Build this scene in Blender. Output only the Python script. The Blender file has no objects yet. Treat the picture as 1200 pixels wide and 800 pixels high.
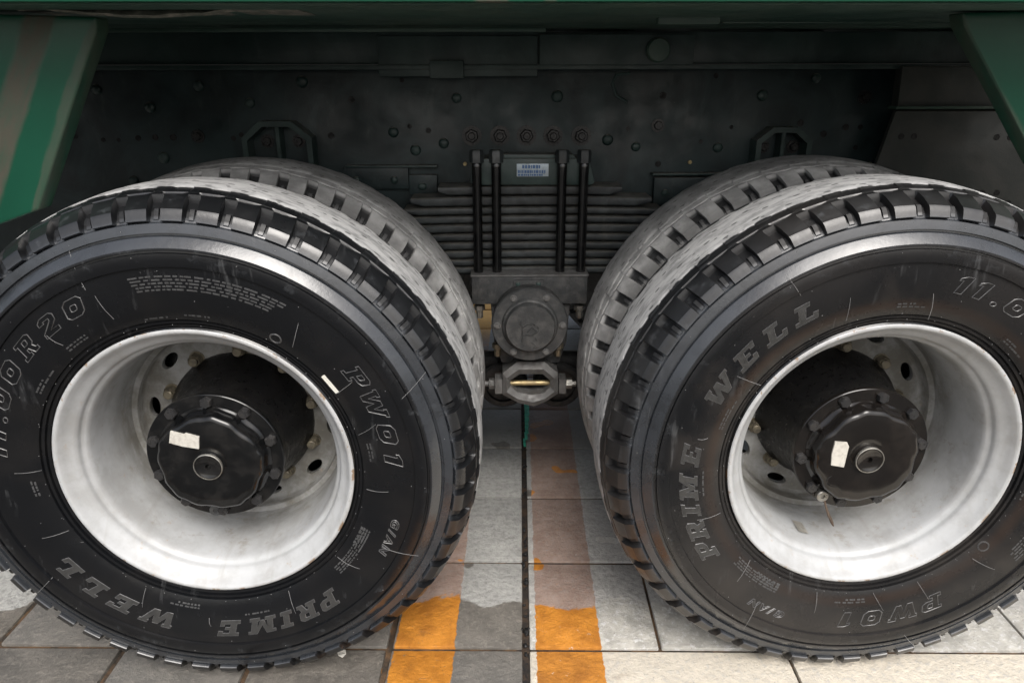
import bpy, bmesh, math, random
from mathutils import Vector, Matrix
PI = math.pi
random.seed(7)
S = bpy.context.scene
C = S.collection

# ------------------------------------------------------------ camera
CX, CD, CH, PITCH, YAW, ROLL, F = -.08, 1.258, 1.263, .3595, -.0171, -.0017, 848.0

def ray(u, w):
    du, dw = u - 600, w - 400
    c, s = math.cos(ROLL), math.sin(ROLL)
    a = c * du + s * dw; b = -s * du + c * dw
    v = (a / F, 1.0, -b / F)
    c, s = math.cos(PITCH), math.sin(PITCH)
    y = v[1] * c + v[2] * s; z = -v[1] * s + v[2] * c; x = v[0]
    c, s = math.cos(YAW), math.sin(YAW)
    return Vector((x * c - y * s, x * s + y * c, z))

CAMLOC = Vector((CX, -CD, CH))

def at(u, w, Y):
    """the point of the upright plane y = Y that a pixel of the 1200 x 800 photograph shows"""
    d = ray(u, w)
    return CAMLOC + d * ((Y - CAMLOC.y) / d.y)

cam = bpy.data.cameras.new('camera')
camo = bpy.data.objects.new('camera', cam); C.objects.link(camo)
fw = ray(600, 400).normalized()
rt = (ray(700, 400) - ray(600, 400)).normalized()
up = rt.cross(fw).normalized()
M = Matrix((rt, up, -fw)).transposed().to_4x4(); M.translation = CAMLOC
camo.matrix_world = M
cam.sensor_width = 36; cam.lens = F / 1200 * 36
cam.clip_start = .02; cam.clip_end = 3000
S.camera = camo

# ------------------------------------------------------------ light
world = bpy.data.worlds.new('World'); S.world = world; world.use_nodes = True
wn = world.node_tree; wn.nodes.clear()
SUN_EL, SUN_AZ = math.radians(50), math.radians(-14)      # azimuth from -Y towards +X
sky = wn.nodes.new('ShaderNodeTexSky'); sky.sky_type = 'NISHITA'; sky.sun_disc = False
sky.sun_elevation = SUN_EL; sky.sun_rotation = math.radians(180) + SUN_AZ
sky.air_density = 1.0; sky.dust_density = 6.0; sky.ozone_density = 1.0
hs = wn.nodes.new('ShaderNodeHueSaturation'); hs.inputs['Saturation'].default_value = .5
bg = wn.nodes.new('ShaderNodeBackground'); bg.inputs['Strength'].default_value = .13
wo = wn.nodes.new('ShaderNodeOutputWorld')
wn.links.new(sky.outputs[0], hs.inputs['Color']); wn.links.new(hs.outputs[0], bg.inputs['Color'])
wn.links.new(bg.outputs[0], wo.inputs[0])
sun = bpy.data.lights.new('sun', 'SUN'); sun.energy = 1.1; sun.angle = math.radians(35); sun.color = (1, .985, .96)
suno = bpy.data.objects.new('sun', sun); C.objects.link(suno)
sd = Vector((math.sin(-SUN_AZ) * math.cos(SUN_EL), -math.cos(SUN_AZ) * math.cos(SUN_EL), math.sin(SUN_EL)))
suno.rotation_euler = sd.to_track_quat('Z', 'Y').to_euler()
suno.location = (0, -5, 6)
vs = S.view_settings
vs.view_transform = 'Standard'; vs.look = 'None'; vs.gamma = 1; vs.use_curve_mapping = False
vs.exposure = 0.75
S.render.engine = 'CYCLES'
S.cycles.use_denoising = True
S.cycles.max_bounces = 8

# ------------------------------------------------------------ node helpers
class NT:
    def __init__(s, name):
        s.mt = bpy.data.materials.new(name); s.mt.use_nodes = True
        s.t = s.mt.node_tree; s.t.nodes.clear()
        s.b = s.t.nodes.new('ShaderNodeBsdfPrincipled'); o = s.t.nodes.new('ShaderNodeOutputMaterial')
        s.t.links.new(s.b.outputs[0], o.inputs[0])
    def set(s, sock, v):
        if hasattr(v, 'is_output') or isinstance(v, bpy.types.NodeSocket): s.t.links.new(v, sock)
        elif isinstance(v, (tuple, list)) and len(v) == 3 and sock.type == 'RGBA': sock.default_value = (*v, 1)
        else: sock.default_value = v
    def p(s, **k):
        for a, v in k.items(): s.set(s.b.inputs[a.replace('_', ' ')], v)
        return s
    def obj(s):
        return s.t.nodes.new('ShaderNodeTexCoord').outputs['Object']
    def pos(s):
        return s.t.nodes.new('ShaderNodeNewGeometry').outputs['Position']
    def rnd(s):
        return s.t.nodes.new('ShaderNodeObjectInfo').outputs['Random']
    def sep(s, v):
        n = s.t.nodes.new('ShaderNodeSeparateXYZ'); s.set(n.inputs[0], v); return n.outputs[0], n.outputs[1], n.outputs[2]
    def comb(s, x, y, z):
        n = s.t.nodes.new('ShaderNodeCombineXYZ')
        for i, v in enumerate((x, y, z)): s.set(n.inputs[i], v)
        return n.outputs[0]
    def noise(s, v, scale, detail=4, rough=.55, dist=0, col=False):
        n = s.t.nodes.new('ShaderNodeTexNoise'); s.set(n.inputs['Vector'], v)
        n.inputs['Scale'].default_value = scale; n.inputs['Detail'].default_value = detail
        n.inputs['Roughness'].default_value = rough; n.inputs['Distortion'].default_value = dist
        return n.outputs[1 if col else 0]
    def vor(s, v, scale, feat='F1'):
        n = s.t.nodes.new('ShaderNodeTexVoronoi'); n.feature = feat; s.set(n.inputs['Vector'], v)
        n.inputs['Scale'].default_value = scale; return n.outputs['Distance']
    def m(s, op, a, b=0.0, c=None):
        n = s.t.nodes.new('ShaderNodeMath'); n.operation = op
        s.set(n.inputs[0], a); s.set(n.inputs[1], b)
        if c is not None: s.set(n.inputs[2], c)
        return n.outputs[0]
    def scl(s, v, k):
        n = s.t.nodes.new('ShaderNodeVectorMath'); n.operation = 'MULTIPLY'; s.set(n.inputs[0], v); n.inputs[1].default_value = k
        return n.outputs[0]
    def step(s, v, a, b, lo=0.0, hi=1.0):
        n = s.t.nodes.new('ShaderNodeMapRange'); n.interpolation_type = 'SMOOTHSTEP'
        s.set(n.inputs[0], v)
        for i, k in enumerate((a, b, lo, hi)): s.set(n.inputs[i + 1], k)
        return n.outputs[0]
    def mix(s, f, a, b):
        n = s.t.nodes.new('ShaderNodeMix'); n.data_type = 'RGBA'
        s.set(n.inputs[0], f); s.set(n.inputs[6], a); s.set(n.inputs[7], b); return n.outputs[2]
    def bump(s, h, strength=.5, dist=.002):
        n = s.t.nodes.new('ShaderNodeBump'); n.inputs['Strength'].default_value = strength
        n.inputs['Distance'].default_value = dist; s.set(n.inputs['Height'], h)
        s.t.links.new(n.outputs[0], s.b.inputs['Normal']); return s

MAT = {}

def simple(name, col, rough, metal=0.0, dirt=None, dirt_amt=.5, scale=18, bump=.25):
    n = NT(name); o = n.pos()
    f = n.step(n.noise(o, scale, 6, .65), .42, .68, 0, dirt_amt)
    base = n.mix(f, col, dirt or tuple(c * .6 for c in col))
    n.p(Base_Color=base, Roughness=n.step(n.noise(o, scale * 2.3, 4), .3, .7, max(.04, rough * .7), min(1, rough * 1.45)), Metallic=metal)
    n.bump(n.noise(o, 260, 4, .6), bump, .001)
    MAT[name] = n.mt; return n.mt

NLUG = 52
def rubber(name, mode):
    """mode: 'wet' black tyre with dusty tread, 'muddy' the same with a rusty ring and brown glare painted in, 'dusty' all grey"""
    n = NT(name); o = n.obj(); x, y, z = n.sep(o)
    R = n.m('SQRT', n.m('ADD', n.m('MULTIPLY', x, x), n.m('MULTIPLY', z, z)))
    ang = n.m('ARCTAN2', z, x)
    pol = n.comb(n.m('MULTIPLY', n.m('COSINE', ang), 3.0), n.m('MULTIPLY', n.m('SINE', ang), 3.0), n.m('MULTIPLY', R, 6.0))
    col = (.0055, .006, .007)
    # brown tint in broad arcs; on the right tyre it paints in reflected glare
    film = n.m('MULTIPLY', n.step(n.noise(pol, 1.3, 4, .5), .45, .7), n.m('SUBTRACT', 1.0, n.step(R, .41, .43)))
    amt = .6 if mode == 'mud_glare' else .16
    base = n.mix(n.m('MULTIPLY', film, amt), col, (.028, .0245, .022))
    if mode == 'mud_glare':
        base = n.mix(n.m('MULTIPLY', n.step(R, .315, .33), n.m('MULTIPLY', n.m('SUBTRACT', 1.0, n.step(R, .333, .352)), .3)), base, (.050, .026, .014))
        base = n.mix(n.m('MULTIPLY', n.step(n.noise(o, 1.9, 3), .40, .6), .5), base, (.028, .0255, .024))  # broad brown patches: reflected glare put into the colour
    # run-down streaks and splashes of pale dust on the sidewall
    streak = n.noise(n.scl(o, (55, 1, 9)), 1, 3, .6)
    blot = n.step(n.noise(o, 6, 5, .6), .50, .68)
    st = n.m('MULTIPLY', n.step(streak, .55, .78), blot)
    base = n.mix(n.m('MULTIPLY', st, .42), base, (.17, .175, .18))
    ring = n.m('MULTIPLY', n.step(R, .42, .43), n.m('SUBTRACT', 1.0, n.step(R, .525, .535)))
    sc = n.step(n.noise(o, 26, 6, .7), .54, .76)
    base = n.mix(n.m('MULTIPLY', n.m('MULTIPLY', sc, ring), .28), base, (.13, .14, .15))
    # paler shoulder rings: sky light on the bevel put into the colour
    ring_sheen = n.m('MULTIPLY', n.m('MULTIPLY', n.step(R, .444, .450), n.m('SUBTRACT', 1.0, n.step(R, .490, .50))), n.step(n.noise(o, 17, 6, .65), .25, .6, .45, 1.0))
    base = n.mix(n.m('MULTIPLY', ring_sheen, .85), base, (.030, .034, .040))
    # speckles
    sp = n.m('SUBTRACT', 1.0, n.step(n.vor(o, 55), .035, .05))
    sp = n.m('MULTIPLY', sp, n.step(n.noise(o, 20), .5, .6))
    base = n.mix(n.m('MULTIPLY', sp, .15), base, (.4, .4, .4))
    # tread that touched dusty stone
    edge = n.m('MULTIPLY', n.m('SUBTRACT', n.noise(o, 30, 4, .6), .5), .022)
    yy = n.m('ADD', y, edge)
    if mode == 'dusty':
        dust = n.step(R, .300, .34, .35, 1.0)
        dcol = n.mix(n.step(n.noise(o, 14, 6, .65), .35, .68), (.16, .16, .158), (.33, .33, .325))
    else:
        dust = n.m('MULTIPLY', n.step(yy, .064, .067), n.step(R, .5366, .5383))
        dcol = n.mix(n.step(n.noise(n.scl(o, (1, 3, 1)), 20, 6, .7), .32, .62), (.17, .172, .172), (.38, .382, .38))
    pits = n.m('SUBTRACT', 1.0, n.step(n.vor(n.scl(o, (1, 1.5, 1)), 34), .10, .16))
    pits = n.m('MULTIPLY', pits, n.step(R, .53, .534))
    dcol = n.mix(n.m('MULTIPLY', pits, .8), dcol, (.06, .06, .058))
    if mode == 'dusty':     # darker towards the lug base: shade of the notches put into the colour
        dcol = n.mix(n.m('MULTIPLY', n.m('SUBTRACT', 1.0, n.step(R, .505, .527)), .6), dcol, (.055, .055, .054))
    # notch recesses darkened in colour, standing in for their shade; small stone pits stand in rows round the tread
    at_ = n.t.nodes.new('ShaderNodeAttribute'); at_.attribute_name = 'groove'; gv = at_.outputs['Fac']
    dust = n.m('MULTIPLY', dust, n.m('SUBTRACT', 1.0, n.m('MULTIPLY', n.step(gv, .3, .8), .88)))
    uu = n.m('MULTIPLY', ang, NLUG / (2 * PI)); marks = 0.0
    for yr_, of_ in ((.080, .1), (.112, .55), (.143, .0), (.176, .5)):
        fr = n.m('ABSOLUTE', n.m('SUBTRACT', n.m('FRACT', n.m('ADD', n.m('ADD', uu, of_), n.m('MULTIPLY', n.noise(o, 8, 2), .5))), .5))
        yd = n.m('ABSOLUTE', n.m('SUBTRACT', n.m('ADD', y, n.m('MULTIPLY', n.m('SUBTRACT', n.noise(o, 12, 2), .5), .02)), yr_))
        e_ = n.m('ADD', n.m('MULTIPLY', n.m('MULTIPLY', fr, fr), 90.0), n.m('MULTIPLY', n.m('MULTIPLY', yd, yd), 90000.0))
        marks = n.m('MAXIMUM', n.m('SUBTRACT', 1.0, n.step(e_, .6, 1.3)), marks)
    marks = n.m('MULTIPLY', marks, n.step(R, .535, .538))
    dcol = n.mix(n.m('MULTIPLY', marks, .85), dcol, (.05, .05, .05))
    base = n.mix(dust, base, dcol)
    rough = n.step(n.noise(o, 9, 5, .6), .3, .7, .15, .30) if mode != 'mud_glare' else n.step(n.noise(o, 9, 5, .6), .3, .7, .20, .36)
    rr = n.m('ADD', n.m('ADD', n.m('ADD', rough, n.m('MULTIPLY', n.step(gv, .3, .8), .15)), n.step(R, .485, .495, 0, .09)), n.m('MULTIPLY', dust, .6)); rr = n.m('ADD', rr, n.m('MULTIPLY', st, .25))
    n.p(Base_Color=base, Roughness=rr)
    n.set(n.b.inputs['Specular IOR Level'], n.m('MULTIPLY', n.step(R, .425, .445, .34, .85), n.m('SUBTRACT', 1.0, n.m('MULTIPLY', n.step(gv, .3, .8), .55))))
    h = n.m('ADD', n.m('MULTIPLY', n.noise(o, 90, 5, .65), .6), n.m('MULTIPLY', pits, -1.2))
    h = n.m('ADD', h, n.m('MULTIPLY', n.noise(n.scl(o, (1, .3, 1)), 14, 3), 1.2)); h = n.m('ADD', h, n.m('MULTIPLY', marks, -2.5))
    n.bump(h, .26, .0018)
    MAT[name] = n.mt; return n.mt

rubber('wet_black_rubber', 'wet'); rubber('mud_glare_rubber', 'mud_glare'); rubber('dusty_grey_rubber', 'dusty')

def rim_paint():
    n = NT('rim_paint'); o = n.obj(); x, y, z = n.sep(o)
    g = n.noise(o, 11, 6, .65)
    base = n.mix(n.step(g, .38, .66, 0, .7), (.42, .43, .435), (.29, .29, .283))
    run = n.step(n.noise(n.scl(o, (42, 3, 5)), 1, 4, .6), .55, .75)
    base = n.mix(n.m('MULTIPLY', run, .35), base, (.27, .26, .235))
    sm = n.m('MULTIPLY', n.step(n.noise(o, 28, 6, .75), .56, .68), n.step(y, .02, .12, .15, .6))
    base = n.mix(sm, base, (.24, .215, .175))
    R2 = n.m('SQRT', n.m('ADD', n.m('MULTIPLY', x, x), n.m('MULTIPLY', z, z)))
    lip = n.m('MULTIPLY', n.step(R2, .2845, .2885), n.step(n.noise(o, 34, 5, .7), .56, .62))
    base = n.mix(n.m('MULTIPLY', lip, .8), base, (.20, .12, .055))
    # road dust deep in the barrel and on the disc, darkened to paint in shade
    d = n.m('MULTIPLY', n.step(y, .10, .215), n.step(n.noise(n.scl(o, (1, 2, 1)), 9, 6, .7), .34, .62, .35, .95))
    base = n.mix(d, base, (.11, .103, .085))
    r = n.m('MULTIPLY', n.step(n.noise(o, 60, 4, .7), .64, .72), .5)
    base = n.mix(r, base, (.36, .28, .20))
    n.p(Base_Color=base, Roughness=n.step(g, .3, .7, .32, .5))
    n.bump(n.noise(o, 120, 5, .6), .16, .001)
    MAT['rim_paint'] = n.mt
rim_paint()

simple('gloss_black_paint', (.0035, .0038, .0042), .08, 0, (.02, .019, .018), .5, 25, .08)
simple('brown_reflect_gloss_paint', (.007, .006, .0055), .09, 0, (.022, .018, .015), .5, 14, .06)  # right hub: brown reflection put into the base colour
simple('bolt_black', (.030, .030, .031), .3, .3, (.06, .055, .05), .5, 60, .3)
simple('brass_nut', (.20, .175, .125), .42, .5, (.05, .045, .04), .7, 60, .3)
simple('grey_cast_iron', (.125, .125, .123), .55, .1, (.07, .066, .06), .7, 30, .8)
simple('dark_cast_iron', (.038, .040, .041), .55, .1, (.10, .098, .094), .6, 35, .8)
simple('zinc_steel', (.34, .33, .30), .35, .7, (.16, .14, .11), .6, 50, .3)
simple('brass_rod', (.42, .33, .17), .4, .5, (.16, .13, .09), .6, 40, .3)
simple('rust_steel', (.10, .07, .05), .6, .3, (.04, .03, .025), .6, 40, .5)
simple('hub_black', (.0045, .0045, .005), .35, 0, (.012, .011, .010), .4, 30, .2)
simple('black_plastic', (.006, .006, .006), .6, 0, (.02, .02, .02), .4, 30, .2)
simple('paper_sticker', (.52, .50, .45), .7, 0, (.36, .34, .30), .7, 130, .3)
simple('tag_white', (.80, .78, .70), .55, 0, (.55, .53, .48), .4, 90, .1)
simple('plate_silver', (.40, .47, .52), .35, .3, (.20, .24, .28), .4, 80, .1)
simple('plate_blue', (.05, .12, .28), .4, 0, (.10, .18, .3), .4, 80, .05)
simple('pale_nib', (.24, .24, .24), .5)
simple('mould_relief', (.055, .056, .057), .42, 0, (.03, .03, .03), .6, 60, .3)
simple('letter_outline', (.085, .085, .085), .30, 0, (.035, .035, .035), .7, 70, .2)
simple('letter_fill', (.034, .034, .033), .45, 0, (.016, .016, .016), .6, 60, .8)
simple('caked_dirt', (.10, .105, .085), .8, 0, (.24, .225, .19), .8, 40, 1.0)
simple('green_scrap', (.05, .50, .32), .6, 0, (.02, .15, .1), .5, 40, .3)

def chassis_paint(name, a, b, scale=5.0, dustcol=(.070, .084, .080)):
    n = NT(name); o = n.pos(); x, y, z = n.sep(o)
    c = n.mix(n.step(n.noise(o, scale, 5, .6, 1.2), .36, .66), a, b)
    scr = n.step(n.noise(n.scl(o, (1, 1, .25)), 24, 6, .7), .55, .76, 0, .35)
    c = n.mix(scr, c, dustcol)
    fl = n.m('SUBTRACT', 1.0, n.step(n.vor(o, 75), .05, .09)); fl = n.m('MULTIPLY', fl, n.step(n.noise(o, 17), .54, .62))
    c = n.mix(n.m('MULTIPLY', fl, .35), c, (.16, .15, .13))
    # grime settles on faces that look up
    nz = n.sep(n.t.nodes.new('ShaderNodeNewGeometry').outputs['Normal'])[2]
    c = n.mix(n.m('MULTIPLY', n.step(nz, .5, .95), n.step(n.noise(o, 30, 4), .3, .6, .3, .9)), c, (.17, .16, .14))
    n.p(Base_Color=c, Roughness=n.step(n.noise(o, 9, 5), .3, .7, .34, .62))
    n.bump(n.m('ADD', n.noise(o, 8, 3), n.m('MULTIPLY', n.noise(o, 190, 4, .6), .3)), .3, .003)
    MAT[name] = n.mt; return n.mt
chassis_paint('chassis_black', (.006, .0140, .0150), (.021, .038, .040))
chassis_paint('chassis_edge', (.014, .031, .029), (.036, .062, .057))
chassis_paint('end_plate_paint', (.030, .036, .033), (.055, .056, .050))
chassis_paint('spring_black', (.018, .022, .024), (.050, .058, .060), 12, (.12, .115, .10))
chassis_paint('underbody_green', (.030, .068, .052), (.050, .085, .066), 3.5, (.10, .11, .09))

def green_panel():
    n = NT('green_panel_paint'); o = n.obj(); x, y, z = n.sep(o)
    # mud wiped in bands that run along the slanting edge (object x is measured from that edge)
    wob = n.m('MULTIPLY', n.m('SUBTRACT', n.noise(n.scl(o, (1, 1, .35)), 9, 5, .6), .5), .05)
    xx = n.m('ADD', x, wob)
    a = n.m('MULTIPLY', n.step(xx, -.118, -.104), n.m('SUBTRACT', 1.0, n.step(xx, -.070, -.058)))
    b = n.m('MULTIPLY', n.step(xx, -.014, -.008), n.m('SUBTRACT', 1.0, n.step(xx, .002, .01)))
    mud = n.m('MAXIMUM', a, n.m('MULTIPLY', b, .55))
    mud = n.m('MULTIPLY', mud, n.step(n.noise(n.scl(o, (4, 1, 1)), 22, 5, .7), .30, .6, .55, 1.0))
    g = n.mix(n.noise(o, 6, 4), (.0025, .046, .025), (.005, .070, .039))
    base = n.mix(n.m('MULTIPLY', mud, .85), g, (.070, .058, .043))
    n.p(Base_Color=base, Roughness=n.m('ADD', .32, n.m('MULTIPLY', mud, .4)))
    n.bump(n.noise(o, 90, 4), .2, .001)
    MAT['green_panel_paint'] = n.mt
green_panel()

PAVE = math.radians(-1.6)          # the paving runs a little askew to the truck
PV = Vector((0, .067, 0))

SPOTS = ((.010, .377, .024), (.005, .73, .020), (.02, 1.10, .03), (.10, 1.22, .022))
def slab_mat(name, dry, wet, bright=0.0, paint=True):
    n = NT(name); o = n.pos(); x0, y0, z0 = n.sep(o)
    c, s = math.cos(-PAVE), math.sin(-PAVE)
    xr = n.m('SUBTRACT', n.m('MULTIPLY', x0, c), n.m('MULTIPLY', n.m('SUBTRACT', y0, PV.y), s))
    yr = n.m('ADD', n.m('MULTIPLY', x0, s), n.m('MULTIPLY', n.m('SUBTRACT', y0, PV.y), c))
    r = n.rnd()
    big = n.noise(o, 3.1, 5, .6); fine = n.noise(o, 70, 6, .72); mid = n.noise(o, 16, 5, .65)
    dryc = n.mix(n.step(mid, .33, .68), dry, tuple(k * .80 for k in dry))
    dryc = n.mix(n.step(fine, .40, .70, 0, .75), dryc, tuple(k * .5 for k in dry))
    wetc = n.mix(n.step(mid, .3, .7), wet, tuple(k * 1.75 for k in wet))
    wetc = n.mix(n.step(fine, .5, .66, 0, .75), wetc, tuple(min(.7, k * 2.6) for k in wet))
    # pale dried film under the truck, its front edge wandering about y = .2; darker and wet far below the chassis
    wob = n.m('MULTIPLY', n.m('SUBTRACT', n.noise(o, 5.2, 4, .5), .5), .24)
    wob2 = n.m('MULTIPLY', n.m('SUBTRACT', n.noise(o, 45, 4, .65), .5), .035)
    yy = n.m('ADD', n.m('ADD', yr, wob), wob2)
    film = n.m('MULTIPLY', n.step(yy, .144, .154), n.step(n.noise(o, 90, 4, .7), .22, .42, .55, 1.0))
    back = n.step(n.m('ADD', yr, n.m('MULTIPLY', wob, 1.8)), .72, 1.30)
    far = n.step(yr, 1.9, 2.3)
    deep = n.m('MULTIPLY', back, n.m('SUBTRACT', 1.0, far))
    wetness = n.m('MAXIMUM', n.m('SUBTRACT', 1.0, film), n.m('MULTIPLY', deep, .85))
    holes = n.step(n.noise(o, 6.5, 2, .4), .665, .672)
    for sx_, sy_, sr_ in SPOTS:
        dx_ = n.m('SUBTRACT', x0, sx_); dy_ = n.m('SUBTRACT', y0, sy_)
        dd_ = n.m('ADD', n.m('SQRT', n.m('ADD', n.m('MULTIPLY', dx_, dx_), n.m('MULTIPLY', dy_, dy_))), n.m('MULTIPLY', n.m('SUBTRACT', n.noise(o, 30, 3), .5), .03))
        holes = n.m('MAXIMUM', holes, n.m('SUBTRACT', 1.0, n.step(dd_, sr_, sr_ + .003)))
    wetness = n.m('MAXIMUM', wetness, holes)
    if bright: wetness = n.m('MULTIPLY', wetness, 1 - bright)
    base = n.mix(wetness, dryc, wetc)
    base = n.mix(n.m('MULTIPLY', r, .30), base, tuple(k * .7 for k in dry))
    pr = .0
    if paint:
        e = n.m('ADD', n.m('MULTIPLY', n.m('SUBTRACT', n.noise(o, 22, 5, .65), .5), .016), n.m('MULTIPLY', n.m('SUBTRACT', n.noise(o, 90, 3, .5), .5), .006))
        xe = n.m('ADD', xr, e)
        A = n.m('MULTIPLY', n.step(xe, -.003, -.001), n.m('SUBTRACT', 1.0, n.step(xe, .150, .152)))
        B = n.m('MULTIPLY', n.step(xe, -.334, -.332), n.m('SUBTRACT', 1.0, n.step(xe, -.193, -.191)))
        D = n.m('MULTIPLY', n.step(xe, -.352, -.350), n.m('SUBTRACT', 1.0, n.step(xe, -.344, -.342)))
        P = n.m('MAXIMUM', n.m('MAXIMUM', A, B), D)
        chip = n.m('MULTIPLY', n.step(n.noise(o, 45, 6, .8), .62, .66), .8)
        P = n.m('MULTIPLY', P, n.m('SUBTRACT', 1.0, chip))
        ora = n.mix(n.step(mid, .30, .72), (.60, .245, .034), (.36, .135, .018))
        ora = n.mix(n.step(n.noise(n.scl(o, (1, 2, 1)), 24, 5, .7), .56, .74, 0, .4), ora, (.28, .12, .03))
        fad = n.mix(n.step(mid, .3, .7), (.37, .275, .23), (.26, .18, .145))
        fad = n.mix(n.step(fine, .45, .7, 0, .5), fad, (.36, .32, .29))
        pc = n.mix(n.m('MAXIMUM', n.m('SUBTRACT', 1.0, film), holes), fad, ora)
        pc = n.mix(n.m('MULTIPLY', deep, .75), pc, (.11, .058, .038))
        pc = n.mix(far, pc, (.74, .42, .12))  # far stripe lightened: daylight beyond the truck painted into its colour
        base = n.mix(P, base, pc)
    # black specks and grit
    gr = n.m('SUBTRACT', 1.0, n.step(n.vor(o, 120), .10, .2)); gr = n.m('MULTIPLY', gr, n.step(n.noise(o, 12, 4), .48, .62))
    base = n.mix(n.m('MULTIPLY', gr, .6), base, (.07, .06, .05))
    stain = n.m('MULTIPLY', n.step(n.noise(n.scl(o, (1, 1.7, 1)), 8, 5, .7), .60, .72), .32)
    base = n.mix(stain, base, (.20, .13, .075) if bright else (.05, .043, .037))
    rg = n.m('SUBTRACT', .85, n.m('MULTIPLY', wetness, .42 if not bright else .2))
    n.p(Base_Color=base, Roughness=rg)
    n.bump(n.m('ADD', n.m('MULTIPLY', mid, 1.2), n.m('MULTIPLY', fine, 1.1)), .8, .005)
    MAT[name] = n.mt
slab_mat('slab_grey', (.43, .43, .41), (.085, .077, .066))
slab_mat('slab_pale', (.50, .49, .465), (.33, .32, .29))
slab_mat('slab_cream', (.68, .63, .54), (.60, .54, .44), .6)

def joint_mat():
    n = NT('joint_mortar'); o = n.pos(); x, y, z = n.sep(o)
    c = n.mix(n.step(n.noise(o, 26, 4, .6), .35, .65), (.12, .07, .035), (.03, .024, .018))
    ch = n.m('MULTIPLY', n.step(x, -.050, -.044), n.m('SUBTRACT', 1.0, n.step(x, .11, .12)))
    c = n.mix(n.m('MULTIPLY', ch, n.step(n.noise(o, 55, 4, .7), .40, .5, .98, .55)), c, (.010, .009, .009))
    n.p(Base_Color=c, Roughness=.8); n.bump(n.noise(o, 120, 5, .7), .8, .004)
    MAT['joint_mortar'] = n.mt
joint_mat()

def street_mat():
    n = NT('street_paving'); o = n.pos()
    b = n.t.nodes.new('ShaderNodeTexBrick'); n.set(b.inputs['Vector'], o)
    b.inputs['Scale'].default_value = 1.0; b.inputs['Brick Width'].default_value = .6; b.inputs['Row Height'].default_value = .318
    b.inputs['Mortar Size'].default_value = .006
    b.inputs['Color1'].default_value = (.060, .058, .054, 1); b.inputs['Color2'].default_value = (.045, .043, .040, 1); b.inputs['Mortar'].default_value = (.02, .018, .014, 1)
    c = n.mix(n.step(n.noise(o, 14, 5, .7), .35, .7, 0, .5), b.outputs[0], (.075, .07, .062))
    n.p(Base_Color=c, Roughness=.8); n.bump(n.noise(o, 60, 5, .7), .5, .004)
    MAT['street_paving'] = n.mt
street_mat()

# ------------------------------------------------------------ mesh helpers
def mesh_obj(name, verts, faces, mat, parent=None, smooth=None, loc=None):
    me = bpy.data.meshes.new(name); me.from_pydata([tuple(v) for v in verts], [], faces); me.update()
    return link(name, me, mat, parent, smooth, loc)

def link(name, me, mat, parent=None, smooth=None, loc=None):
    if mat and not me.materials: me.materials.append(MAT[mat])
    if smooth is not None:
        me.polygons.foreach_set('use_smooth', [True] * len(me.polygons))
        me.set_sharp_from_angle(angle=math.radians(smooth))
    o = bpy.data.objects.new(name, me); C.objects.link(o)
    if parent: o.parent = parent
    if loc is not None: o.location = loc
    return o

def bm_obj(name, bm, mat, parent=None, smooth=None, loc=None):
    bmesh.ops.recalc_face_normals(bm, faces=bm.faces)
    me = bpy.data.meshes.new(name); bm.to_mesh(me); bm.free()
    return link(name, me, mat, parent, smooth, loc)

def empty(name, loc=(0, 0, 0), parent=None):
    o = bpy.data.objects.new(name, None); C.objects.link(o); o.location = loc; o.empty_display_size = .1
    if parent: o.parent = parent
    return o

def add_box(bm, a, b, bev=0.0, seg=1):
    a, b = Vector(a), Vector(b); c = (a + b) / 2; d = b - a
    t = bmesh.new(); bmesh.ops.create_cube(t, size=1)
    bmesh.ops.scale(t, vec=(abs(d.x), abs(d.y), abs(d.z)), verts=t.verts)
    if bev: bmesh.ops.bevel(t, geom=t.edges[:], offset=bev, segments=seg, affect='EDGES', profile=.6)
    bmesh.ops.translate(t, vec=c, verts=t.verts); join(bm, t)

def join(bm, t):
    me = bpy.data.meshes.new('tmp'); t.to_mesh(me); t.free(); bm.from_mesh(me); bpy.data.meshes.remove(me)

def box(name, a, b, mat, parent=None, bev=.003, seg=2):
    bm = bmesh.new(); add_box(bm, a, b, bev, seg); return bm_obj(name, bm, mat, parent, 40)

def add_lathe(bm, prof, n=64, cx=0, cz=0, cap=True):
    """prof: (r, y) from the outside in; turned about the y axis through (cx, cz)"""
    rows = []
    for r, y in prof:
        if r < 1e-6: rows.append([bm.verts.new((cx, y, cz))]); continue
        rows.append([bm.verts.new((cx + r * math.cos(2 * PI * i / n), y, cz + r * math.sin(2 * PI * i / n))) for i in range(n)])
    for a, b in zip(rows, rows[1:]):
        for i in range(n):
            j = (i + 1) % n
            if len(b) == 1 and len(a) > 1: bm.faces.new((a[i], a[j], b[0]))
            elif len(a) == 1 and len(b) > 1: bm.faces.new((a[0], b[j], b[i]))
            elif len(a) > 1: bm.faces.new((a[i], a[j], b[j], b[i]))

def lathe(name, prof, mat, parent=None, n=64, smooth=35, loc=None, cx=0, cz=0):
    bm = bmesh.new(); add_lathe(bm, prof, n, cx, cz); return bm_obj(name, bm, mat, parent, smooth, loc)

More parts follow.
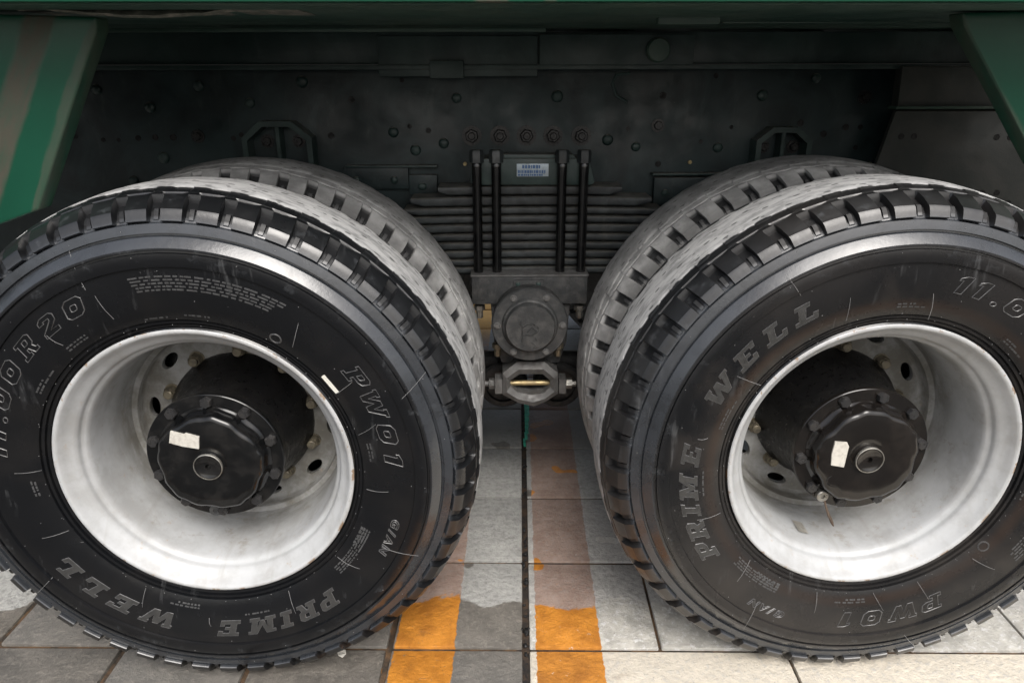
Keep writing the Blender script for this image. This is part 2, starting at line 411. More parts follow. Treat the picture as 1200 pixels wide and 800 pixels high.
def add_tube(bm, pts, r, n=10):
    pts = [Vector(p) for p in pts]; rings = []
    for i, p in enumerate(pts):
        t = (pts[min(i + 1, len(pts) - 1)] - pts[max(i - 1, 0)]).normalized()
        a = t.orthogonal().normalized() if not rings else (pa - t * pa.dot(t)).normalized()
        pa = a; b = t.cross(a)
        rr = r[i] if isinstance(r, (list, tuple)) else r
        rings.append([bm.verts.new(p + a * rr * math.cos(2 * PI * k / n) + b * rr * math.sin(2 * PI * k / n)) for k in range(n)])
    for u, v in zip(rings, rings[1:]):
        for k in range(n): bm.faces.new((u[k], u[(k + 1) % n], v[(k + 1) % n], v[k]))
    bm.faces.new(rings[0][::-1]); bm.faces.new(rings[-1])

def tube(name, pts, r, mat, parent=None, n=12):
    bm = bmesh.new(); add_tube(bm, pts, r, n); return bm_obj(name, bm, mat, parent, 40)

def prism(name, poly, y0, y1, mat, parent=None, bev=0.0, loc=None):
    """poly: (x, z) outline, from depth y0 (near) to y1 (far)"""
    bm = bmesh.new()
    a = [bm.verts.new((x, y0, z)) for x, z in poly]; b = [bm.verts.new((x, y1, z)) for x, z in poly]
    bm.faces.new(a); bm.faces.new(b[::-1]); n = len(poly)
    for i in range(n): bm.faces.new((a[i], b[i], b[(i + 1) % n], a[(i + 1) % n]))
    if bev: bmesh.ops.bevel(bm, geom=bm.edges[:], offset=bev, segments=2, affect='EDGES', profile=.6)
    return bm_obj(name, bm, mat, parent, 40, loc)

def hexnut_mesh(name, r=.012, h=.009, washer=.0, stud=.0, mat='bolt_black', flat=6):
    bm = bmesh.new()
    if washer: add_lathe(bm, [(0, 0), (washer, 0), (washer, -.0025), (0, -.0025)], 24)
    y = -.0025 if washer else 0
    hp = [(0, y), (r, y), (r, y - h * .8), (r * .86, y - h), (0, y - h)]
    add_lathe(bm, hp, flat)
    if stud: add_lathe(bm, [(stud, y - h), (stud, y - h - .006), (stud * .8, y - h - .008), (0, y - h - .008)], 14)
    bmesh.ops.recalc_face_normals(bm, faces=bm.faces)
    me = bpy.data.meshes.new(name); bm.to_mesh(me); bm.free(); me.materials.append(MAT[mat])
    me.polygons.foreach_set('use_smooth', [True] * len(me.polygons)); me.set_sharp_from_angle(angle=math.radians(35))
    return me

def put(name, me, loc, parent, rot=0.0, scale=1.0):
    o = bpy.data.objects.new(name, me); C.objects.link(o); o.location = loc
    o.rotation_euler = (0, rot, 0); o.scale = (scale,) * 3; o.parent = parent; return o

# ------------------------------------------------------------ pavement
ground = mesh_obj('ground', [(-300, -300, -.05), (300, -300, -.05), (300, 300, -.05), (-300, 300, -.05)], [(0, 1, 2, 3)], 'street_paving')
ground['kind'] = 'structure'
pave = mesh_obj('pavement', [(-3.2, -.59, -.008), (3.2, -.59, -.008), (3.2, 4.2, -.008), (-3.2, 4.2, -.008)], [(0, 1, 2, 3)], 'joint_mortar')
pave['kind'] = 'structure'
rp = Matrix.Rotation(PAVE, 3, 'Z')
def slab(x0, x1, y0, y1, mat, gap=.004, dz=0.0):
    g2 = .0058
    bm = bmesh.new(); add_box(bm, (x0 + gap, y0 + g2, -.030), (x1 - gap, y1 - g2, dz), .005, 2)
    # slightly uneven worn top
    tx, ty = random.uniform(-.004, .004), random.uniform(-.004, .004); cxx, cyy = (x0 + x1) / 2, (y0 + y1) / 2
    for v in bm.verts:
        if v.co.z > -.02: v.co.z += (v.co.x - cxx) * tx + (v.co.y - cyy) * ty
        v.co = rp @ v.co + PV
    return bm_obj('paving_slab', bm, mat, pave, 40)
rows = range(-2, 13)
for k in rows:
    y0, y1 = k * .3183, (k + 1) * .3183
    front = k < 0
    if front:
        xs = [-.0205, .577, 1.155, 1.735, 2.32, 2.9] if k % 2 else [-.0205, .289, .867, 1.445, 2.02, 2.9]
    else:
        xs = [-.0205] + [-.002 + .2895 * i for i in range(1, 11)]
    for a, b in zip(xs, xs[1:]):
        slab(a, b, y0, y1, 'slab_cream' if front else ('slab_pale' if k <= 1 else 'slab_grey'), .0035 if a > .2 else .003, random.uniform(-.0015, .0015))
    xl = [-.0275, -.345, -.655, -.965, -1.27, -1.58, -1.89, -2.2, -2.51, -2.82]
    for a, b in zip(xl, xl[1:]):
        slab(b, a, y0, y1, 'slab_grey', .0068, random.uniform(-.002, .001))
bm = bmesh.new(); rc = random.Random(11)
for i in range(46):
    y_ = rc.uniform(-.5, .9); x_ = -.026 + (y_ - .067) * .028 + rc.gauss(0, .004)
    m_ = Matrix.Translation((x_, y_, rc.uniform(-.005, .001))) @ Matrix.Diagonal((rc.uniform(.6, 1.3), rc.uniform(.8, 2.2), .7, 1))
    bmesh.ops.create_icosphere(bm, subdivisions=1, radius=rc.uniform(.003, .007), matrix=m_)
crumb = bm_obj('joint_filler', bm, 'black_plastic', pave, 60); crumb['kind'] = 'stuff'
# a smear of green paint in the middle joint and a dry leaf
bm = bmesh.new()
for i in range(7):
    t = i / 6; p = Vector((.024 - .016 * t + random.uniform(-.004, .004), 1.36 - t * .30, .0005))
    add_box(bm, p + Vector((-.010 * (1 - t * .5), -.03, 0)), p + Vector((.009 * (1 - t * .6), .03, .0025)), .001)
scrap = bm_obj('paint_smear', bm, 'green_scrap', pave, 40)
leafp = [(0, .012), (.008, .006), (.010, -.002), (.004, -.011), (-.005, -.009), (-.009, 0), (-.006, .008)]
bm = bmesh.new()
top = [bm.verts.new((x * 1.1, y, .004 + .003 * math.sin(i * 1.7))) for i, (x, y) in enumerate(leafp)]; bot = [bm.verts.new(v.co - Vector((0, 0, .0012))) for v in top]
bm.faces.new(top); bm.faces.new(bot[::-1])
for i in range(7): bm.faces.new((top[i], bot[i], bot[(i + 1) % 7], top[(i + 1) % 7]))
leaf = bm_obj('leaf_scrap', bm, 'paper_sticker', None, None, (-.452, .058, .002))
leaf['label'] = 'small pale yellowish leaf scrap lying on the paving below the left tyre'; leaf['category'] = 'leaf'

# ------------------------------------------------------------ truck root
truck = empty('dump_truck', (0, 0, 0))
truck['label'] = 'green dump truck seen at its rear axles, white rims, black tyres, leaf spring'
truck['category'] = 'truck'

# ------------------------------------------------------------ tyre
ZC = .5285; HS = .663; NL = 52
# side profile up to the tread (radius, depth), and its copy inside the notches
side = [(.284, .024), (.2905, .006), (.296, .0005), (.3005, -.001), (.3015, .001), (.3030, .001), (.3040, -.0045), (.3085, -.0055), (.3095, -.003), (.3115, -.003),
        (.3125, -.008), (.318, -.0105), (.330, -.015), (.345, -.0185), (.362, -.0215), (.380, -.0235), (.398, -.0245), (.4140, -.0245), (.4150, -.0285), (.4185, -.0290),
        (.4300, -.0290), (.4385, -.0280), (.4395, -.0235), (.4425, -.0230), (.4435, -.0280), (.4480, -.0280), (.4560, -.0225), (.4650, -.0145), (.4665, -.0085), (.4695, -.0080),
        (.4710, -.0130), (.4770, -.0115), (.4870, -.0085), (.4890, -.0040)]
lug = [(.4915, -.0120), (.4930, -.0135), (.5010, -.0105), (.5085, -.0070), (.5120, -.0040), (.5160, .0035), (.5235, .0150), (.5292, .0300), (.5308, .0345), (.5305, .0410),
       (.5305, .0440), (.5330, .0450), (.5352, .0540), (.5362, .0615)]
nch = [(.4910, -.0030), (.4925, -.0025), (.4985, .0035), (.5030, .0075), (.5060, .0105), (.5080, .0140), (.5110, .0230), (.5160, .0325), (.5308, .0345), (.5305, .0410),
       (.5305, .0440), (.5330, .0450), (.5352, .0540), (.5362, .0615)]
shift = [0, 0, 0, 0, .01, .02, .05, .08, .10, .10, .10, .10, .10, .10]
blk = [0, .001, .0035, .0045, .0045, 0, 0, 0, 0, 0, 0, 0, 0, 0]
crown = [(.5388, .0655), (.5402, .0740), (.5415, .0900), (.5425, .1150), (.5428, .1275)]
TS = [0, .03, .20, .42, .60, .63, .66, .72, .735, .80, .865, .88, .94, .97]
def smask(t): return 1.0 if .625 < t < .975 else 0.0
def bmask(t): return 1.0 if .73 < t < .87 else 0.0
def prof_y(r):
    for (r0, y0), (r1, y1) in zip(side[9:], side[10:]):
        if r0 <= r <= r1: return y0 + (y1 - y0) * (r - r0) / max(1e-9, r1 - r0)
    return -.02

def tyre_mesh(name, rot, mat, dy=0.0):
    rowsn = []
    for r, y in side: rowsn.append(('s', r, y))
    for i in range(len(lug)): rowsn.append(('l', i, 0))
    for r, y in crown: rowsn.append(('c', r, y))
    half = len(rowsn)
    full = [(q, False) for q in rowsn] + [(q, True) for q in rowsn[:-1][::-1]]
    verts = []; groove = []; nA = NL * len(TS)
    rj = random.Random(3)
    jit = [rj.uniform(-.0012, .0012) for _ in range(NL)]
    for q, mir in full:
        for L in range(NL):
            for ti, t in enumerate(TS):
                tt = t; off = .5 if mir else 0.0
                if q[0] == 's': r, y = q[1], q[2]
                elif q[0] == 'l':
                    i = q[1]; a = smask(t); b = bmask(t)
                    r = lug[i][0] * (1 - a) + nch[i][0] * a + blk[i] * b
                    y = lug[i][1] * (1 - a) + nch[i][1] * a - blk[i] * b * .6
                    tt = t + shift[i]
                    if 9 <= i <= 10:
                        r = .5302 if .1 < t < .7 else .5322
                    if i >= 12: y += .004 * (1 if t < .45 else -1) * (.6 if L % 2 else 1.1) + jit[L]
                    if i < 7: y += jit[L] * .5
                else:
                    r, y = q[1], q[2]; tt = t + .10
                    if y < .067: y += .004 * (1 if t < .45 else -1) * (.6 if L % 2 else 1.1) + jit[L]
                if q[0] == 's': tt = t
                th = (L + tt + off) / NL * 2 * PI + rot
                yy = .255 - y if mir else y
                x = r * math.cos(th); z = r * math.sin(th)
                lim = -ZC + .0015
                if z < lim and r > .5:
                    yy += (-1 if yy < .1275 else 1) * (lim - z) * .35 * (1 if abs(yy - .1275) > .06 else .2); z = lim
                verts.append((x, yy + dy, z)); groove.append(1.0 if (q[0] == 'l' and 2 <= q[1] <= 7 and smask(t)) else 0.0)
    faces = []
    nr = len(full)
    for i in range(nr - 1):
        b0 = i * nA; b1 = (i + 1) * nA
        for k in range(nA):
            k2 = (k + 1) % nA
            faces.append((b0 + k, b0 + k2, b1 + k2, b1 + k))
    me = bpy.data.meshes.new(name); me.from_pydata(verts, [], faces); me.update()
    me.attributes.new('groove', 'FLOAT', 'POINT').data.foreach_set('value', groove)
    me.materials.append(MAT[mat])
    me.polygons.foreach_set('use_smooth', [True] * len(me.polygons)); me.set_sharp_from_angle(angle=math.radians(21))
    return me

def recolour(me, mat):
    m2 = me.copy(); m2.materials.clear(); m2.materials.append(MAT[mat]); return m2

# ------------------------------------------------------------ raised lettering on the sidewall
SLAB = {
 'I': (5, [[(0,0),(5,0),(5,2),(3.7,2),(3.7,8),(5,8),(5,10),(0,10),(0,8),(1.3,8),(1.3,2),(0,2)]]),
 'L': (8, [[(0,0),(8,0),(8,3.6),(6.4,3.6),(6.4,2),(3.7,2),(3.7,8),(5,8),(5,10),(0,10),(0,8),(1.3,8),(1.3,2),(0,2)]]),
 'E': (8, [[(0,0),(8,0),(8,3.4),(6.4,3.4),(6.4,2),(3.7,2),(3.7,4.2),(5.6,4.2),(5.6,5.8),(3.7,5.8),(3.7,8),(6.4,8),(6.4,6.8),(8,6.8),(8,10),(0,10),(0,8),(1.3,8),(1.3,2),(0,2)]]),
 'P': (8, [[(0,0),(5,0),(5,1.8),(3.7,1.8),(3.7,3.6),(6.4,3.6),(8,4.8),(8,8.8),(6.6,10),(0,10),(0,8.2),(1.3,8.2),(1.3,1.8),(0,1.8)], [(3.7,5.4),(5.4,5.4),(5.8,6),(5.8,7.8),(5.4,8.2),(3.7,8.2)]]),
 'R': (8.8, [[(0,0),(4.6,0),(4.6,1.8),(3.7,1.8),(3.7,3.8),(4.6,3.8),(6.2,0),(8.8,0),(8.8,1.8),(7.8,1.8),(6.9,3.9),(8,4.9),(8,8.8),(6.6,10),(0,10),(0,8.2),(1.3,8.2),(1.3,1.8),(0,1.8)], [(3.7,5.6),(5.4,5.6),(5.8,6.1),(5.8,7.8),(5.4,8.2),(3.7,8.2)]]),
 'M': (11, [[(0,0),(4.4,0),(4.4,1.8),(3.5,1.8),(3.5,6.2),(5.0,1.5),(6.2,1.5),(7.7,6.2),(7.7,1.8),(6.8,1.8),(6.8,0),(11,0),(11,1.8),(10,1.8),(10,8.2),(11,8.2),(11,10),(7.6,10),(5.6,4.6),(3.6,10),(0,10),(0,8.2),(1.2,8.2),(1.2,1.8),(0,1.8)]]),
 'W': (11.5, [[(2.2,0),(4.4,0),(5.75,5),(7.1,0),(9.3,0),(10.9,8.2),(11.5,8.2),(11.5,10),(8.4,10),(8.4,8.2),(8.9,8.2),(8.1,3.6),(6.7,9),(4.8,9),(3.4,3.6),(2.6,8.2),(3.1,8.2),(3.1,10),(0,10),(0,8.2),(.6,8.2)]]),
 '1': (4.4, [[(1.4,0),(4.4,0),(4.4,10),(2,10),(0,8.6),(0,7),(1.4,7.6)]]),
 '0': (7.8, [[(1.6,0),(6.2,0),(7.8,1.8),(7.8,8.2),(6.2,10),(1.6,10),(0,8.2),(0,1.8)], [(3.1,3.4),(4.7,3.4),(5.2,4),(5.2,6),(4.7,6.6),(3.1,6.6),(2.6,6),(2.6,4)]]),
 '2': (7.6, [[(0,0),(7.6,0),(7.6,2.2),(3.6,2.2),(7.4,5.6),(7.4,8.6),(5.9,10),(1.5,10),(0,8.6),(0,6.8),(2.4,6.8),(2.4,7.8),(5,7.8),(5,6.4),(0,2.4)]]),
}

def glyph(ch, size, fill):
    if ch in SLAB:
        w, loops = SLAB[ch]; k = size * .072
        cu = bpy.data.curves.new('tmp_text', 'CURVE'); cu.dimensions = '2D' if fill else '3D'
        if fill: cu.fill_mode = 'BOTH'; cu.extrude = .0006
        else: cu.bevel_depth = .00085; cu.bevel_resolution = 0
        for lp in loops:
            sp = cu.splines.new('POLY'); sp.points.add(len(lp) - 1); sp.use_cyclic_u = True
            for p, (a, b) in zip(sp.points, lp): p.co = (((a - w / 2) + (b - 5) * .22) * k * 1.02, b * k, 0, 1)
        o = bpy.data.objects.new('tmp_text', cu); C.objects.link(o)
        me = bpy.data.meshes.new_from_object(o.evaluated_get(bpy.context.evaluated_depsgraph_get()))
        bpy.data.objects.remove(o); bpy.data.curves.remove(cu)
        r_ = [v.co.copy() for v in me.vertices], [tuple(p.vertices) for p in me.polygons]
        bpy.data.meshes.remove(me); return r_
    cu = bpy.data.curves.new('tmp_text', 'FONT'); cu.body = ch; cu.size = size; cu.align_x = 'CENTER'; cu.shear = .22
    cu.resolution_u = 3; cu.offset = size * .028
    if fill: cu.fill_mode = 'BOTH'; cu.extrude = .0004
    else: cu.fill_mode = 'NONE'; cu.bevel_depth = .00085; cu.bevel_resolution = 0
    o = bpy.data.objects.new('tmp_text', cu); C.objects.link(o)
    dg = bpy.context.evaluated_depsgraph_get()
    me = bpy.data.meshes.new_from_object(o.evaluated_get(dg))
    bpy.data.objects.remove(o); bpy.data.curves.remove(cu)
    vs_ = [v.co.copy() for v in me.vertices]; fs = [tuple(p.vertices) for p in me.polygons]
    bpy.data.meshes.remove(me); return vs_, fs

GC = {}
def letters(items, size, rc, rot, parent, fill, sx=1.4, lift=.0004):
    """every moulded letter is a mesh of its own: raised outline, and a ribbed grey face where the photo shows one"""
    for ch, deg in items:
        V, Fc, mi = [], [], []
        for fl in ((False, True) if fill else (False,)):
            key = (ch, size, fl)
            if key not in GC: GC[key] = glyph(ch, size, fl)
            vs_, fs = GC[key]; b = len(V)
            for v in vs_:
                th = math.radians(deg) + rot - v.x * sx / rc; r = rc - size * .36 + v.y
                V.append((r * math.cos(th), prof_y(r) - lift - v.z, r * math.sin(th)))
            Fc += [tuple(i + b for i in f) for f in fs]; mi += [1 if fl else 0] * len(fs)
        o = mesh_obj('letter', V, Fc, 'letter_outline', parent, 40)
        o.data.materials.append(MAT['letter_fill'])
        o.data.polygons.foreach_set('material_index', mi)

def arc_boxes(items, rot, h=.0007):
    """little raised bars: (deg, radius, length, height)"""
    V, Fc = [], []
    for deg, r, L, H in items:
        b = len(V); th = math.radians(deg) + rot
        for dr in (-H / 2, H / 2):
            for dl in (-L / 2, L / 2):
                for dy in (0.0005, -h):
                    t = th - dl / r; rr = r + dr
                    V.append((rr * math.cos(t), prof_y(rr) + dy, rr * math.sin(t)))
        q = lambda *a: tuple(b + i for i in a)
        Fc += [q(1, 3, 7, 5), q(0, 1, 5, 4), q(2, 6, 7, 3), q(0, 2, 3, 1), q(4, 5, 7, 6)]
    return V, Fc

WORD_PRIME = list(zip('PRIME', (-54.3, -62.6, -70.3, -78.6, -89.5)))
WORD_WELL = list(zip('WELL', (-112.2, -124.2, -134.8, -144.6)))
WORD_SIZE = list(zip('11.00R20', (172.0, 166.3, 161.0, 154.2, 145.2, 135.6, 126.0, 117.0)))
WORD_PW = list(zip('PW01', (32.6, 23.2, 12.8, 4.5)))
WORD_G = list(zip('G/AN', (-17.6, -20.8, -23.8, -27.4)))

def tyre_detail(tyre_parent, rot, seed):
    rnd = random.Random(seed)
    letters(WORD_PRIME, .051, .375, rot, tyre_parent, True)
    letters(WORD_WELL, .051, .372, rot, tyre_parent, True, 1.5)
    letters(WORD_SIZE, .046, .381, rot, tyre_parent, False, 1.45)
    letters(WORD_PW, .048, .375, rot, tyre_parent, False, 1.45)
    letters(WORD_G, .023, .388, rot, tyre_parent, False, 1.2)
    items = []
    for k in range(5):                       # the small moulded notice
        r = .3975 - k * .0062; d = 99.5 - k * .4
        while d > 60 + k * .5:
            L = rnd.uniform(.004, .013)
            items.append((d, r, L, .0030)); d -= math.degrees((L + rnd.uniform(.002, .004)) / r)
    for base, n_, rr in ((-24, 4, .345), (-172, 2, .335), (148, 2, .330), (128, 2, .332), (-100, 2, .332), (-75, 1, .345), (87, 1, .322), (100, 1, .318), (10, 2, .335)):
        for k in range(n_):
            d = base; r = rr - k * .006
            for _ in range(rnd.randint(4, 7)):
                L = rnd.uniform(.003, .009); items.append((d, r, L, .003)); d -= math.degrees((L + .003) / r)
    for k in range(4):
        d = -24.0
        while d > -44:
            L = rnd.uniform(.003, .009); items.append((d, .345 - k * .0052, L, .0026)); d -= math.degrees((L + .003) / .34)
    V, Fc = arc_boxes(items, rot)
    o = mesh_obj('moulded_notice', V, Fc, 'mould_relief', tyre_parent); o['kind'] = 'stuff'
    # round moulded mark
    bm = bmesh.new()
    for rr in (.0095, .0080):
        pts = []
        for i in range(25):
            a = i / 24 * 2 * PI; th = math.radians(57.9) + rot; r = .326 + rr * math.sin(a); t = th + rr * 1.2 * math.cos(a) / r
            pts.append((r * math.cos(t), prof_y(r) - .0005, r * math.sin(t)))
        add_tube(bm, pts, .0006, 5)
    bm_obj('moulded_mark', bm, 'letter_outline', tyre_parent, 60)
    # rubber whiskers left from the mould, and nibs
    bm = bmesh.new()
    for deg, r0, L, tilt in ((178, .308, .05, 3), (-155, .312, .055, -6), (-120, .31, .05, 5), (-96, .35, .02, 2), (-65, .318, .05, -4), (-40, .318, .05, 6), (-8, .318, .045, 3),
                             (14, .318, .042, 8), (31, .318, .045, 3), (52, .33, .05, 7), (111, .40, .07, -2), (109, .335, .05, 2), (-27, .38, .075, 6), (-145, .41, .05, 3), (22, .43, .06, 9), (148, .43, .03, 1), (128, .34, .03, 2)):
        pts = []
        for k in range(6):
            t = k / 5; r = r0 + L * t; th = math.radians(deg + tilt * t * .35) + rot
            ya = prof_y(r0) if r0 < .44 else -.0275; ye = prof_y(r0 + L) if r0 + L < .44 else (-.0275 if r0 + L < .46 else -.014)
            pts.append((r * math.cos(th), ya + (ye - ya) * t - .0015 - .004 * math.sin(t * PI), r * math.sin(th)))
        add_tube(bm, pts, [.0004, .0004, .0004, .00035, .0003, .0003], 5)
    o = bm_obj('mould_whisker', bm, 'pale_nib', tyre_parent, 60); o['kind'] = 'stuff'
    bm = bmesh.new()
    for R_, n_ in ((.3065, 36), (.3140, 24), (.352, 9), (.407, 13), (.434, 11), (.478, 12)):
        for i in range(n_):
            th = (i + rnd.uniform(-.35, .35)) / n_ * 2 * PI
            yb = prof_y(R_) if R_ < .46 else -.0115
            m_ = Matrix.Translation((R_ * math.cos(th), yb - .0006, R_ * math.sin(th)))
            bmesh.ops.create_icosphere(bm, subdivisions=1, radius=.0008, matrix=m_)
    o = bm_obj('rubber_nib', bm, 'pale_nib', tyre_parent, 60); o['kind'] = 'stuff'

# ------------------------------------------------------------ rim and hub meshes
rim_prof = [(.2860, .024), (.2925, .0060), (.2925, -.0020), (.2895, -.0050), (.2850, -.0050), (.2815, -.0015), (.2770, .0065), (.2710, .0140), (.2650, .0195), (.2605, .0240),
            (.2580, .0290), (.2575, .0330), (.2555, .0370), (.2520, .0400), (.2490, .0440), (.2465, .0520), (.2450, .0700), (.2420, .1100), (.2390, .1600), (.2365, .1960),
            (.2350, .2010), (.2290, .2020), (.2240, .2030), (.2225, .2060), (.2225, .2240), (.2190, .2300), (.2130, .2330)]
bm = bmesh.new(); add_lathe(bm, rim_prof, 128); bmesh.ops.recalc_face_normals(bm, faces=bm.faces)
rim_me = bpy.data.meshes.new('rim'); bm.to_mesh(rim_me); bm.free(); rim_me.materials.append(MAT['rim_paint'])
rim_me.polygons.foreach_set('use_smooth', [True] * len(rim_me.polygons)); rim_me.set_sharp_from_angle(angle=math.radians(50))

def disc_mesh():
    cu = bpy.data.curves.new('tmp_disc', 'CURVE'); cu.dimensions = '2D'; cu.fill_mode = 'BOTH'; cu.extrude = .006; cu.bevel_depth = .0015; cu.bevel_resolution = 1
    def loop(pts):
        sp = cu.splines.new('POLY'); sp.points.add(len(pts) - 1); sp.use_cyclic_u = True
        for p, (a, b) in zip(sp.points, pts): p.co = (a, b, 0, 1)
    loop([(.2150 * math.cos(i / 96 * 2 * PI), .2150 * math.sin(i / 96 * 2 * PI)) for i in range(96)])
    loop([(.135 * math.cos(i / 48 * 2 * PI), .135 * math.sin(i / 48 * 2 * PI)) for i in range(48)])
    for k in range(10):
        a = math.radians(173.2 - 36 * k); c = Vector((.1985 * math.cos(a), .1985 * math.sin(a)))
        e1 = Vector((math.cos(a), math.sin(a))) * .0135; e2 = Vector((-math.sin(a), math.cos(a))) * .026
        loop([tuple(c + e1 * math.cos(t / 20 * 2 * PI) + e2 * math.sin(t / 20 * 2 * PI)) for t in range(20)])
    o = bpy.data.objects.new('tmp_disc', cu); C.objects.link(o)
    me = bpy.data.meshes.new_from_object(o.evaluated_get(bpy.context.evaluated_depsgraph_get()))
    bpy.data.objects.remove(o); bpy.data.curves.remove(cu)
    me.transform(Matrix(((1, 0, 0, 0), (0, 0, -1, .240), (0, 1, 0, 0), (0, 0, 0, 1))))
    me.name = 'wheel_disc'; me.materials.clear(); me.materials.append(MAT['rim_paint'])
    me.polygons.foreach_set('use_smooth', [True] * len(me.polygons)); me.set_sharp_from_angle(angle=math.radians(35))
    return me
disc_me = disc_mesh()

def hubcap_mesh(mat):
    n = 180; bm = bmesh.new(); rows_ = []
    def sc(a): return 1 - .012 * max(0, math.cos(10 * a)) ** 2 - .040 * max(0, math.cos(5 * a + .6)) ** 3 + .030 * max(0, math.cos(5 * a + .6 + PI)) ** 5 + .006 * math.cos(3 * a + 1)
    for r, y, k in ((.1150, .0535, .5), (.1135, .0495, .7), (.1105, .0480, 1), (.1070, .0400, 1), (.1055, .0285, 1), (.1035, .0225, 1), (.0995, .0190, 1), (.0940, .0175, .9), (.080, .0165, .6), (.055, .0165, .2), (.036, .0175, 0), (.0300, .0195, 0),
                    (.0285, .0190, 0), (.0280, .0120, 0), (.0265, .0100, 0), (.0245, .0098, 0), (.0235, .0110, 0), (.0060, .0115, 0), (.0055, .0200, 0), (0, .0205, 0)):
        if r == 0: rows_.append([bm.verts.new((0, y, 0))]); continue
        rows_.append([bm.verts.new((r * (1 + (sc(2 * PI * i / n) - 1) * k) * math.cos(2 * PI * i / n), y, r * (1 + (sc(2 * PI * i / n) - 1) * k) * math.sin(2 * PI * i / n))) for i in range(n)])
    for a, b in zip(rows_, rows_[1:]):
        for i in range(n):
            j = (i + 1) % n
            bm.faces.new((a[i], a[j], b[0]) if len(b) == 1 else (a[i], a[j], b[j], b[i]))
    bmesh.ops.recalc_face_normals(bm, faces=bm.faces)
    me = bpy.data.meshes.new('hub_cap'); bm.to_mesh(me); bm.free(); me.materials.append(MAT[mat])
    me.polygons.foreach_set('use_smooth', [True] * len(me.polygons)); me.set_sharp_from_angle(angle=math.radians(60)); return me

bolt_me = hexnut_mesh('flange_bolt', .0118, .011, .0, .0, 'bolt_black')
nut_me = hexnut_mesh('wheel_nut', .0150, .018, .0170, .0105, 'brass_nut')

def make_wheel(x, tyre_me, rot, hubrot, capmat, seed, stickers):
    w = empty('wheel', (x, 0, ZC), truck)
    t = link('tyre', tyre_me, None, w)
    # the lettering turns with the tyre: sub-parts sit beside it under the wheel
    tyre_detail(w, rot, seed)
    put('rim', rim_me, (0, 0, 0), w); put('wheel_disc', disc_me, (0, 0, 0), w, -hubrot[1])
    lathe('rim_edge', [(.2945, .004), (.2945, -.0006), (.2918, -.0030), (.2912, .004)], 'gloss_black_paint', w, 128)
    for k in range(10):
        a = math.radians(157.2 - 36 * k) + hubrot[1]
        put('wheel_nut', nut_me, (.1640 * math.cos(a), .2330, .1640 * math.sin(a)), w, random.uniform(0, 1))
    hz = -.004
    lathe('hub', [(.158, .2335), (.157, .216), (.148, .200), (.134, .11), (.134, .080), (.137, .070), (.137, .0625)], 'hub_black', w, 72, 35, (0, 0, hz))
    lathe('hub_flange', [(.137, .064), (.1385, .0625), (.1385, .0540), (.1370, .0525), (.1150, .0525), (.110, .052), (.02, .052), (.0, .052)], capmat, w, 96, 35, (0, 0, hz))
    for k in range(10):
        a = math.radians(hubrot[0] - 36 * k)
        put('flange_bolt', bolt_me, (.1235 * math.cos(a), .0525, .1235 * math.sin(a) + hz), w, random.uniform(0, 1))
    cp = put('hub_cap', hubcap_mesh(capmat), (0, 0, hz), w, random.choice((0, .35)))
    a = math.radians(-97 if x < 0 else -122)
    lathe('drain_plug', [(.0125, .053), (.0125, .0440), (.0105, .0425), (.0050, .0425), (.0045, .047), (0, .047)], 'zinc_steel' if x > 0 else 'dark_cast_iron', w, 24, 35, (.1240 * math.cos(a), 0, .1240 * math.sin(a) + hz))
    lathe('boss_ring', [(.0283, .0150), (.0286, .0095), (.0272, .0088), (.0268, .0105)], 'zinc_steel', w, 48, 35, (0, 0, hz))
    # little cast mark on the cap
    bm = bmesh.new(); cx_, cz_ = (-.045, -.055) if x < 0 else (-.058, -.050)
    pts = [(cx_ + .016 * math.cos(t) * (1 + .25 * t / 4), .0175, cz_ + hz + .012 * math.sin(t) * (1 + .2 * t / 4)) for t in [2.2 + i * .4 for i in range(15)]]
    add_tube(bm, pts, .0011, 6); bm_obj('cast_mark', bm, capmat, w, 60)
    for nm, poly, y in stickers:
        prism(nm, [((at(u, v, y).x - x), at(u, v, y).z - ZC) for u, v in poly], y, y + .0035, 'paper_sticker', w)
    return w

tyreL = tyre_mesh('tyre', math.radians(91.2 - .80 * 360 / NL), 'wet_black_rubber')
tyreR = tyre_mesh('tyre', math.radians(90.5 - .80 * 360 / NL), 'mud_glare_rubber')
wl = make_wheel(-HS, tyreL, 0, (90.0, 0), 'gloss_black_paint', 1,
    [('sticker', [(199.5, 505), (215, 509), (217, 507.5), (233, 512), (233, 526), (214, 523), (198, 518.7)], .0130)])
wl['label'] = 'left rear wheel with black wet tyre and white deep-dish rim'
wr = make_wheel(HS, tyreR, math.radians(-95), (115.0, math.radians(-1)), 'brown_reflect_gloss_paint', 2,
    [('sticker', [(979, 517.5), (993, 518.5), (995, 523), (989, 547.5), (981, 546), (974, 545), (975, 532)], .0130)])
wr['label'] = 'right wheel with rust-ringed tyre, brown glare painted in, and white deep-dish rim'
